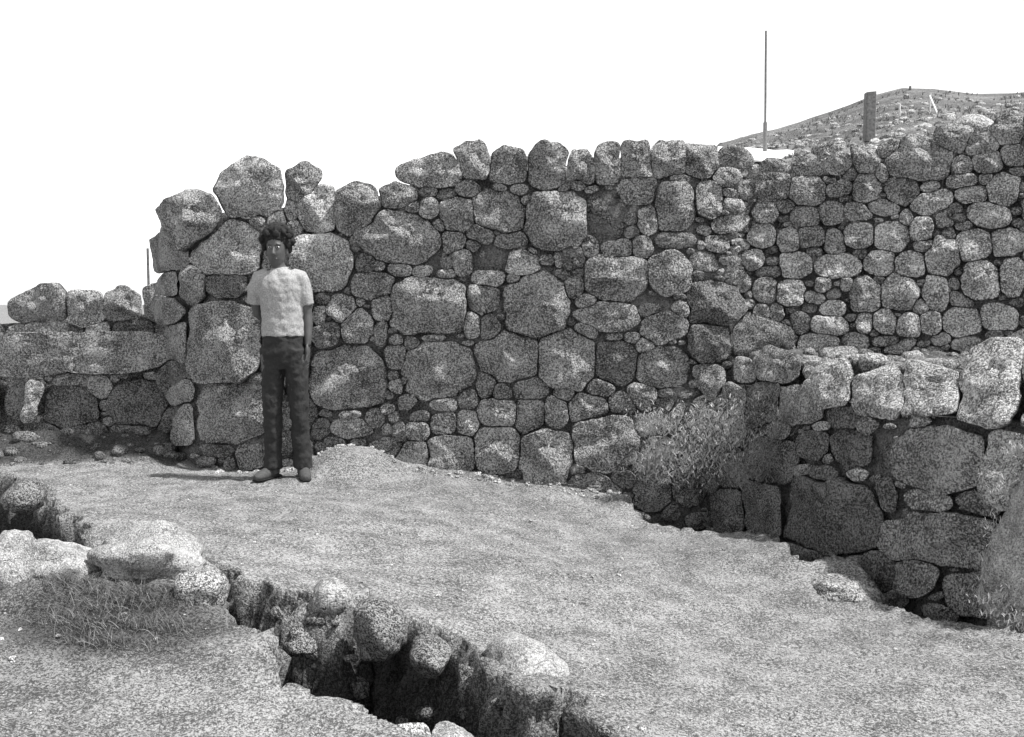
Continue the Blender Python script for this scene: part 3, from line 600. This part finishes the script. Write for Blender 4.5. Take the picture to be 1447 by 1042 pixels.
for Q, n9 in ((T_LEFT, 1300), (T_HOLE, 250), (T_RIGHT, 2000)):
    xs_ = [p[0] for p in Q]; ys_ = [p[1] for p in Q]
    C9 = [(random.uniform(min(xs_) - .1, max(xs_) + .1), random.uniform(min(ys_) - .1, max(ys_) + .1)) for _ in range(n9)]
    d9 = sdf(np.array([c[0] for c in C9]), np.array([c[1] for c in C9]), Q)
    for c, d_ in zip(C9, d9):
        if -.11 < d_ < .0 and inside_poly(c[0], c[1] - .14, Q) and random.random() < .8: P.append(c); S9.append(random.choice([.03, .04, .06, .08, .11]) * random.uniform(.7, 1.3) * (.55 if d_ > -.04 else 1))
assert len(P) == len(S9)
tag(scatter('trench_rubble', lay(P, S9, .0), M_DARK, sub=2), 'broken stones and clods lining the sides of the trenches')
P = []; S9 = []
while len(P) < 300:
    px = random.uniform(1050, 1560); a9 = float(ray(px, 480)[0]); y0 = float(on_surface(LOWER, px, 500)[0][0, 1]) + .12; y1 = float(on_surface(UPPER, px, 500)[0][0, 1])
    y = random.uniform(y0, y1); P.append((a9 * y, y)); S9.append(random.choice([.03, .05, .08, .13]) * random.uniform(.7, 1.3))
tag(scatter('ledge_rubble', lay(P, S9, .0), M_ROCK, sub=2), 'rubble and dry clods lying along the ledge at the foot of the pale stone wall')
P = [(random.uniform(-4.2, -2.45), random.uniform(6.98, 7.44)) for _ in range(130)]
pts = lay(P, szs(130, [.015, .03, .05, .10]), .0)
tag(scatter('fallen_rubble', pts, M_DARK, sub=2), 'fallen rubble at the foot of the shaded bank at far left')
# ------------------------------------------------------------------ dry grass
M_STRAW = mat_plain('dry_straw', .42, .35, .7, 30); M_WEED = mat_plain('dull_weed', .16, .5, .7, 30)
def grass(label, spots, n_, ln, m, name='grass_clump', cat='grass clump', wdt=.0028, lean=(0, -.3), kind='thing', onground=False):
    V, Fc = [], []
    for _ in range(n_):
        px, py, Y, rad = random.choice(spots)
        c = Vector(at(px + random.gauss(0, rad), py + random.gauss(0, rad * .6), Y + random.uniform(-.04, .06)))
        if onground: c.z = gz(c.x, c.y) - .005
        L = ln * random.uniform(.4, 1.2); az = random.uniform(0, 6.3); out = Vector((math.cos(az), math.sin(az), 0))
        d = (Vector((0, 0, 1)) + out * random.uniform(.1, .9) + Vector((lean[0], lean[1], 0))).normalized(); sd = d.cross(Vector((random.uniform(-1, 1), random.uniform(-1, 1), .1))).normalized() * wdt * random.uniform(.6, 1.3)
        b_ = len(V); p = c.copy()
        for k in range(4):
            wd = sd * (1 - k / 3.4); V += [p - wd, p + wd]; p = p + d * L / 3; d = (d + Vector((0, 0, -.28)) + out * .15).normalized()
        for k in range(3): q = b_ + 2 * k; Fc.append((q, q + 1, q + 3, q + 2))
    o = mesh_obj(name, V, Fc, m, smooth=False); return tag(o, label, cat if kind == 'thing' else None, kind=kind)
grass('sprawling clump of dry straw coloured grass growing in the corner of the wall and ledge', [(940, 640, 6.5, 20), (985, 625, 6.45, 24), (1020, 640, 6.35, 28), (1050, 610, 6.25, 26), (1000, 600, 6.5, 24), (915, 655, 6.5, 14), (960, 660, 6.45, 20), (1040, 590, 6.3, 24), (930, 600, 6.5, 16)], 5200, .040, M_STRAW, wdt=.0036)
grass('grey green weeds trailing off the ledge beside the straw coloured clump', [(1080, 570, 6.1, 22), (1110, 600, 5.9, 20), (1085, 640, 6.0, 24), (1060, 670, 6.0, 22)], 1800, .040, M_WEED)
grass('bright dry grass covering the bank at the right edge of the photo', [(1425, 690, 4.35, 16), (1435, 640, 4.4, 10), (1420, 750, 4.35, 16), (1430, 810, 4.25, 18), (1410, 850, 4.2, 18), (1445, 880, 4.1, 16)], 1500, .03, M_STRAW, name='bank_grass', kind='stuff')
grass('dark wiry weeds on the shaded side of the left foreground mound', [(100, 850, 3.78, 34), (185, 860, 3.75, 34), (150, 850, 3.70, 36), (120, 890, 3.55, 40), (215, 890, 3.55, 30), (160, 890, 3.4, 40)], 3000, .06, M_WEED, wdt=.0016, name='weeds', kind='stuff', onground=True)
def ground_weeds(label, x0, x1, y0, y1, n_, ln, m, name, thr=.02):
    V, Fc = [], []; k0 = 0
    while k0 < n_:
        px = random.uniform(x0, x1); Y = random.uniform(y0, y1); x = float(ray(px, 200)[0]) * Y
        if noise.noise(Vector((x * 1.1, Y * 1.1, 3))) < thr: k0 += .2; continue
        k0 += 1; z = gz(x, Y)
        for _ in range(9):
            az = random.uniform(0, 6.3); L = ln * random.uniform(.5, 1.2); b_ = len(V); o_ = Vector((math.cos(az), math.sin(az), 0))
            r_ = o_.cross(Vector((0, 0, 1))) * .006; p = Vector((x, Y, z - .01)); q = p + o_ * L * .5 + Vector((0, 0, L))
            V += [p - r_, p + r_, q]; Fc.append((b_, b_ + 1, b_ + 2))
    o = mesh_obj(name, V, Fc, m, smooth=False); return tag(o, label, kind='stuff')
ground_weeds('low scrub and dry tufts covering the hillside', 1000, 1560, 7.3, 15.5, 900, .05, M_WEED, 'hillside_scrub')
# ------------------------------------------------------------------ posts, stakes, sheet
def prism(name, pts2, h, m, parent=None, top_jit=.0, taper=.95, segs=8):
    """upright post from a footprint, slightly uneven"""
    V, Fc = [], []; n_ = len(pts2)
    for k in range(segs + 1):
        t = k / segs; s_ = 1 - (1 - taper) * t
        for (x, y) in pts2:
            V.append((x * s_ + .004 * noise.noise(Vector((x * 9, y * 9, t * 5))), y * s_, h * t + (top_jit * x if k == segs else 0)))
    for k in range(segs):
        for j in range(n_):
            a_ = k * n_ + j; b_ = k * n_ + (j + 1) % n_; Fc.append((a_, b_, b_ + n_, a_ + n_))
    Fc.append(tuple(range(segs * n_, segs * n_ + n_))); Fc.append(tuple(reversed(range(n_))))
    return mesh_obj(name, V, Fc, m, parent, smooth=False)
def ring(r, n_=8, ry=None): return [(r * math.cos(2 * math.pi * k / n_), (ry or r) * math.sin(2 * math.pi * k / n_)) for k in range(n_)]
M_WOOD = mat_plain('weathered_wood', .14, .4, .9, 60); M_METAL = mat_plain('dull_metal', .16, .2, .6, 60); M_WHITE = mat_plain('white_sheeting', .8, .08, .7, 30); M_STAKE = mat_plain('pale_peg', .6, .2, .8, 50)
def stand(px, ybot, ytop, Y=None):
    p = hit(px, ybot, 6.9) if Y is None else Vector(at(px, ybot, Y)); 
    zt = at(px, ytop, p.y)[2]; return p, float(zt - p.z)
p, h = stand(1228, 207, 131, 8.3); zz = gz(p.x, p.y); h += p.z - zz; p.z = zz
o = prism('wooden_post', [(-.042, -.03), (-.034, -.042), (.034, -.042), (.042, -.03), (.042, .034), (-.042, .034)], h, M_WOOD, top_jit=.08); o.location = p; tag(o, 'thick dark squared wooden post standing on the slope behind the pale stone wall', 'post', kind='thing')
p, h = stand(1081, 222, 44, 8.6); zz = gz(p.x, p.y); h += p.z - zz; p.z = zz
t = empty('survey_pole', p); tag(t, 'tall thin pole rising high against the sky behind the wall', 'pole')
o = prism('shaft', ring(.011), h, M_METAL, t, taper=.8); o.location = (0, 0, 0); o.matrix_parent_inverse = Matrix(); t.rotation_euler = (0, math.radians(-.5), 0)
o = prism('base_collar', ring(.020), .34, M_METAL, t, taper=.9); o.matrix_parent_inverse = Matrix()
p, h = stand(210, 408, 351, 8.45); zz = gz(p.x, p.y); h += p.z - zz; p.z = zz
o = prism('thin_stake', ring(.012), h, M_WOOD); o.location = p; tag(o, 'thin dark stake standing just left of the high wall, against the white sky', 'stake', kind='thing')
for px, yb, yt, Y, r_, lab in ((1271, 168, 147, 10.5, .012, 'short white peg on the hillside right of the thick post'), (1314, 160, 132, 11.5, .011, 'white peg near the hill crest holding the slanting cord'), (1286, 131, 122, 15.6, .02, 'tiny dark peg on the very top of the hill')):
    p, h = stand(px, yb, yt, Y); zz = gz(p.x, p.y); h = float(at(px, yt, Y)[2]) - zz; p.z = zz
    o = prism('peg', ring(r_), h, M_STAKE if r_ < .015 else M_WOOD); o.location = p; tag(o, lab, 'peg', kind='thing')
# slack white cord down the slope
cpts = [(1314, 136, 11.5), (1320, 150, 10.8), (1326, 164, 10.2), (1340, 170, 9.6), (1352, 178, 9.0), (1362, 192, 8.4)]
V, Fc = [], []
for px, py, Y in cpts:
    q = Vector(at(px, py, Y)); 
    for k in range(6): V.append(q + Vector((math.cos(k * 1.047) * .011, 0, math.sin(k * 1.047) * .011)))
for k in range(len(cpts) - 1):
    for j in range(6): a_ = k * 6 + j; b_ = k * 6 + (j + 1) % 6; Fc.append((a_, b_, b_ + 6, a_ + 6))
tag(mesh_obj('cord', V, Fc, M_STAKE), 'slack white cord running down the hillside from a white peg', 'cord')
# white sheet lying folded on the slope behind the wall
nu, nv = 26, 10; V = []; Fc = []
for lay in (0, -.02):
    for i in range(nu):
        for j in range(nv):
            u = i / (nu - 1); v = j / (nv - 1); px = 1014 + 108 * u; yt = 207 + 6 * u; yb = 214 + 12 * math.sin(min(1, u * 1.6) * math.pi / 2) - 6 * max(0, u - .75) * 4
            q = at(px, yb + (yt - yb) * v, 7.9 + 1.0 * v + .1 * math.sin(u * 9))
            V.append((q[0], q[1], q[2] + lay + .012 * noise.noise(Vector((u * 6, v * 3, 1)))))
for i in range(nu - 1):
    for j in range(nv - 1):
        a_ = i * nv + j; Fc.append((a_, a_ + nv, a_ + nv + 1, a_ + 1)); b_ = a_ + nu * nv; Fc.append((b_, b_ + 1, b_ + nv + 1, b_ + nv))
bd = [i * nv for i in range(nu)] + [(nu - 1) * nv + j for j in range(1, nv)] + [i * nv + nv - 1 for i in range(nu - 2, -1, -1)] + [j for j in range(nv - 2, 0, -1)]
for k in range(len(bd)): a_, b_ = bd[k], bd[(k + 1) % len(bd)]; Fc.append((b_, a_, a_ + nu * nv, b_ + nu * nv))
tag(mesh_obj('white_sheet', V, Fc, M_WHITE), 'bright white sheet spread on the slope behind the wall beside the tall thin pole', 'sheet')
# ------------------------------------------------------------------ the person
M_SKIN = mat_plain('tanned_skin', .075, .15, .6, 25); M_SHIRT = mat_plain('pale_cotton', .30, .30, .9, 110); M_SHORT = mat_plain('dark_denim', .018, .3, .9, 120); M_HAIR = mat_plain('dark_curls', .008, .5, .9, 90)
M_SHOE = mat_plain('worn_leather', .05, .3, .8, 60); M_EYE = mat_plain('eye_white', .45, .05, .4, 40); M_PUPIL = mat_plain('pupil', .01, .1, .3, 40)
pbase = Vector((float(ray(404, 600)[0]) * 6.45, 6.45, 0)); pbase.z = gz(pbase.x, pbase.y)
person = empty('person', pbase); tag(person, 'person with dark curly hair, pale t-shirt and dark trousers, one arm behind the back', 'person')
K_ = 6.45 / F
def bx(px): return (px - 404) * K_
def bz(py): return float(at(404, py, 6.45)[2]) - pbase.z
class Loft:
    def __init__(s): s.V = []; s.F = []
    def tube(s, pts, n_=18):
        """pts: (x, y, z, rx, ry); sections stay square to the path"""
        P = [Vector(p[:3]) for p in pts]; b0 = len(s.V)
        for k, p in enumerate(P):
            d = (P[min(k + 1, len(P) - 1)] - P[max(k - 1, 0)]).normalized()
            x = Vector((1, 0, 0)); x = (x - d * x.dot(d)).normalized(); y = d.cross(x)
            for j in range(n_):
                t = 2 * math.pi * j / n_; s.V.append(p + x * math.cos(t) * pts[k][3] + y * math.sin(t) * pts[k][4])
        for k in range(len(P) - 1):
            for j in range(n_): a_ = b0 + k * n_ + j; b_ = b0 + k * n_ + (j + 1) % n_; s.F.append((a_, b_, b_ + n_, a_ + n_))
        s.F.append(tuple(reversed(range(b0, b0 + n_)))); e = b0 + (len(P) - 1) * n_; s.F.append(tuple(range(e, e + n_))); return s
    def ball(s, c, r):
        c = Vector(c); bm = bmesh.new(); bmesh.ops.create_icosphere(bm, subdivisions=3, radius=1); b_ = len(s.V)
        for v in bm.verts: s.V.append(c + Vector((v.co.x * r[0], v.co.y * r[1], v.co.z * r[2])))
        for f in bm.faces: s.F.append(tuple(b_ + v.index for v in f.verts))
        bm.free(); return s
    def build(s, name, m, parent, voxel=.006, smooth=6, wrinkle=0, wsize=.08):
        o = mesh_obj(name, s.V, s.F, m, parent); o.matrix_parent_inverse = Matrix()
        if voxel:
            md = o.modifiers.new('remesh', 'REMESH'); md.mode = 'VOXEL'; md.voxel_size = voxel; md.use_smooth_shade = True
            if smooth: md = o.modifiers.new('smooth', 'SMOOTH'); md.iterations = smooth; md.factor = .5
        if wrinkle:
            tx = D.textures.new(name, 'CLOUDS'); tx.noise_scale = wsize; tx.noise_depth = 2
            md = o.modifiers.new('wrinkle', 'DISPLACE'); md.texture = tx; md.strength = wrinkle; md.mid_level = .5
        return o
hx, hz = bx(394), bz(350); B = Loft()
sh = bz(390); hipz = bz(505)
B.tube([(bx(402), 0, hipz - .03, .13, .10), (bx(402), 0, bz(480), .135, .10), (bx(402), 0, bz(450), .13, .09), (bx(400), 0, bz(415), .145, .10), (bx(399), 0, bz(395), .15, .095), (bx(398), 0, bz(384), .09, .07), (bx(397), 0, bz(379), .05, .05), (hx, -.012, bz(368), .045, .05), (hx, -.01, bz(355), .045, .05)])
# head: skull, face, jaw
B.tube([(hx, -.035, bz(378), .022, .022), (hx, -.03, bz(374.5), .042, .045), (hx, -.022, bz(369), .055, .066), (hx, -.015, bz(362), .063, .082), (hx, -.008, bz(354), .069, .090), (hx, -.002, bz(346), .072, .094), (hx, .002, bz(338), .071, .092), (hx, .004, bz(331), .060, .080), (hx, .005, bz(326.5), .035, .05)], 26)
B.tube([(hx, -.096, bz(351), .006, .006), (hx, -.104, bz(355), .009, .010), (hx, -.113, bz(359.5), .014, .013), (hx, -.100, bz(362), .012, .010)], 10)      # nose
B.tube([(hx - .024, -.088, bz(367.2), .004, .004), (hx, -.094, bz(366.6), .008, .006), (hx + .024, -.088, bz(367.2), .004, .004)], 8)                        # lips
B.tube([(hx - .05, -.082, bz(347), .004, .004), (hx - .025, -.096, bz(346), .008, .006), (hx, -.095, bz(348), .006, .005), (hx + .025, -.096, bz(346), .008, .006), (hx + .05, -.082, bz(347), .004, .004)], 8)
for s_ in (-1, 1): B.ball((hx + s_ * .073, .005, bz(356)), (.010, .018, .030))
# legs with knees, calves, feet
for x0, x1, x2 in ((384, 383, 382), (422, 427, 430)):
    B.tube([(bx(x0), 0, hipz + .02, .088, .092), (bx(x0), -.005, bz(530), .078, .082), (bx((x0 + x1) / 2), -.012, bz(560), .062, .064), (bx(x1), -.018, bz(580), .053, .057), (bx(x1), -.012, bz(592), .050, .052), (bx(x1), .008, bz(612), .053, .058), (bx(x2), .012, bz(635), .042, .045), (bx(x2), .01, bz(655), .032, .036), (bx(x2), .01, bz(668), .034, .040)])
def hand(c, d, palm_n, side):
    """c wrist, d finger direction, palm_n palm normal, side +1/-1 where the thumb leaves"""
    d = Vector(d).normalized(); n_ = Vector(palm_n).normalized(); w_ = d.cross(n_).normalized() * side; c = Vector(c)
    def pt(a, b_, e): q = c + d * a + w_ * b_ + n_ * e; return (q.x, q.y, q.z)
    for k in range(5): B.ball(pt(.045, -.026 + k * .013, 0), (.014, .014, .042))
    for k, (L, o_) in enumerate(((.062, .030), (.074, .011), (.068, -.009), (.052, -.028))):
        B.tube([(*pt(.075, o_, .0), .009, .009), (*pt(.085 + L * .35, o_ * 1.05, .006), .0085, .0085), (*pt(.085 + L * .7, o_ * 1.02, .020), .008, .008), (*pt(.08 + L * .95, o_, .034), .006, .006)], 9)
    B.tube([(*pt(.018, .026, .004), .011, .011), (*pt(.045, .046, .014), .010, .010), (*pt(.075, .050, .024), .007, .007)], 9)
# hanging arm (right of the photo) and the arm folded behind the back
B.tube([(bx(424), 0, bz(392), .055, .055), (bx(433), .005, bz(402), .050, .052), (bx(437), .012, bz(425), .042, .043), (bx(440), .016, bz(445), .038, .038), (bx(441.5), .008, bz(460), .036, .037), (bx(442), -.008, bz(475), .028, .030), (bx(442), -.018, bz(488), .022, .026)])
hand((bx(442), -.018, bz(487)), (.0, -.12, -1), (-1, 0, 0), 1)
B.tube([(bx(374), 0, bz(392), .055, .055), (bx(362), .005, bz(402), .050, .052), (bx(357), .030, bz(425), .042, .043), (bx(358), .065, bz(442), .039, .039), (bx(366), .105, bz(450), .035, .036), (bx(380), .135, bz(456), .029, .030), (bx(392), .145, bz(459), .023, .026)])
hand((bx(392), .145, bz(459)), (1, .05, -.2), (0, 1, 0), 1)
body = B.build('body', M_SKIN, person, .0048, 3)
T = Loft()
T.tube([(bx(402), 0, bz(475), .160, .118), (bx(402), 0, bz(468), .158, .116), (bx(402), 0, bz(450), .154, .110), (bx(401), -.002, bz(430), .156, .112), (bx(400), -.002, bz(410), .166, .116), (bx(399), 0, bz(396), .172, .108), (bx(398), 0, bz(388), .135, .088), (bx(398), 0, bz(382), .080, .068), (bx(397.5), 0, bz(379.5), .060, .060)], 30)
T.tube([(bx(418), 0, bz(393), .062, .066), (bx(430), .002, bz(395), .064, .064), (bx(436), .008, bz(408), .060, .062), (bx(438), .012, bz(424), .056, .058), (bx(440), .014, bz(432), .057, .059)])
T.tube([(bx(380), 0, bz(393), .062, .066), (bx(366), .002, bz(395), .064, .064), (bx(359), .010, bz(408), .060, .062), (bx(356), .030, bz(420), .058, .058), (bx(355), .040, bz(428), .060, .060)])
T.build('tshirt', M_SHIRT, person, .007, 3, .022, .06)
S_ = Loft()
S_.tube([(bx(402), 0, bz(472), .148, .108), (bx(402), 0, bz(485), .158, .116), (bx(402), 0, bz(500), .162, .118), (bx(402), 0, bz(512), .150, .106), (bx(402), 0, bz(522), .09, .09)], 28)
for x0, x1, x2 in ((385, 383, 382), (421, 427, 430)):
    S_.tube([(bx(x0), 0, bz(494), .086, .108), (bx(x0), -.002, bz(512), .086, .100), (bx((x0 + x1) / 2), -.010, bz(545), .078, .082), (bx(x1), -.016, bz(582), .068, .070), (bx(x1), .0, bz(612), .066, .070), (bx(x2), .008, bz(640), .064, .070), (bx(x2), .008, bz(662), .068, .076)])
S_.build('trousers', M_SHORT, person, .007, 2, .030, .06)
for x0, tw in ((382, -.45), (430, .30)):
    H_ = Loft(); c, s2 = math.cos(tw), math.sin(tw)
    def fp(a, z): return (bx(x0) + s2 * a, .035 - c * a, z)
    H_.tube([(*fp(-.02, .045), .040, .045), (*fp(.03, .048), .043, .050), (*fp(.08, .040), .043, .042), (*fp(.14, .030), .045, .032), (*fp(.19, .026), .036, .026), (*fp(.215, .024), .018, .018)])
    H_.tube([(bx(x0), .018, .03, .044, .050), (bx(x0), .014, .10, .042, .048), (bx(x0), .012, .125, .044, .050)])
    sh_ = H_.build('shoe', M_SHOE, person, .006, 2)
    so_ = Loft(); so_.tube([(*fp(-.05, .008), .034, .010), (*fp(.0, .008), .040, .010), (*fp(.09, .008), .042, .010), (*fp(.16, .008), .044, .010), (*fp(.215, .010), .026, .008)], 12)
    q = so_.build('sole', M_HAIR, sh_, .0); 
Hh = Loft(); rr = random.Random(5)
Hh.tube([(hx, .030, bz(362), .06, .055), (hx, .028, bz(352), .082, .082), (hx, .020, bz(342), .090, .100), (hx, .010, bz(334), .092, .108), (hx, .006, bz(327), .078, .092), (hx, .006, bz(321.5), .045, .055)], 24)
for _ in range(150):
    th = rr.uniform(0, 2 * math.pi); ph = rr.uniform(-.25, 1.4); x = math.cos(th) * math.cos(ph); y = math.sin(th) * math.cos(ph); z = math.sin(ph)
    if y < -.35 and z < .42: continue
    r_ = rr.uniform(.016, .027); Hh.ball((hx + x * .108, .008 + y * .118, bz(342) + z * .106), (r_, r_, r_))
for s_ in (-1, 1):
    for k in range(12): Hh.ball((hx + s_ * rr.uniform(.076, .088), -.02 + k * .008, bz(343) - rr.uniform(0, .05)), (.018, .02, .02))
Hh.build('hair', M_HAIR, person, .005, 1, .012, .015)
for s_ in (-1, 1):
    E = Loft(); E.ball((hx + s_ * .028, -.0865, bz(350.5)), (.0135, .009, .0075)); e = E.build('eye', M_EYE, person, 0)
    E = Loft(); E.ball((hx + s_ * .028, -.094, bz(350.5)), (.006, .004, .006)); E.build('pupil', M_PUPIL, e, 0)
person.scale = (.88, .92, 1.0)
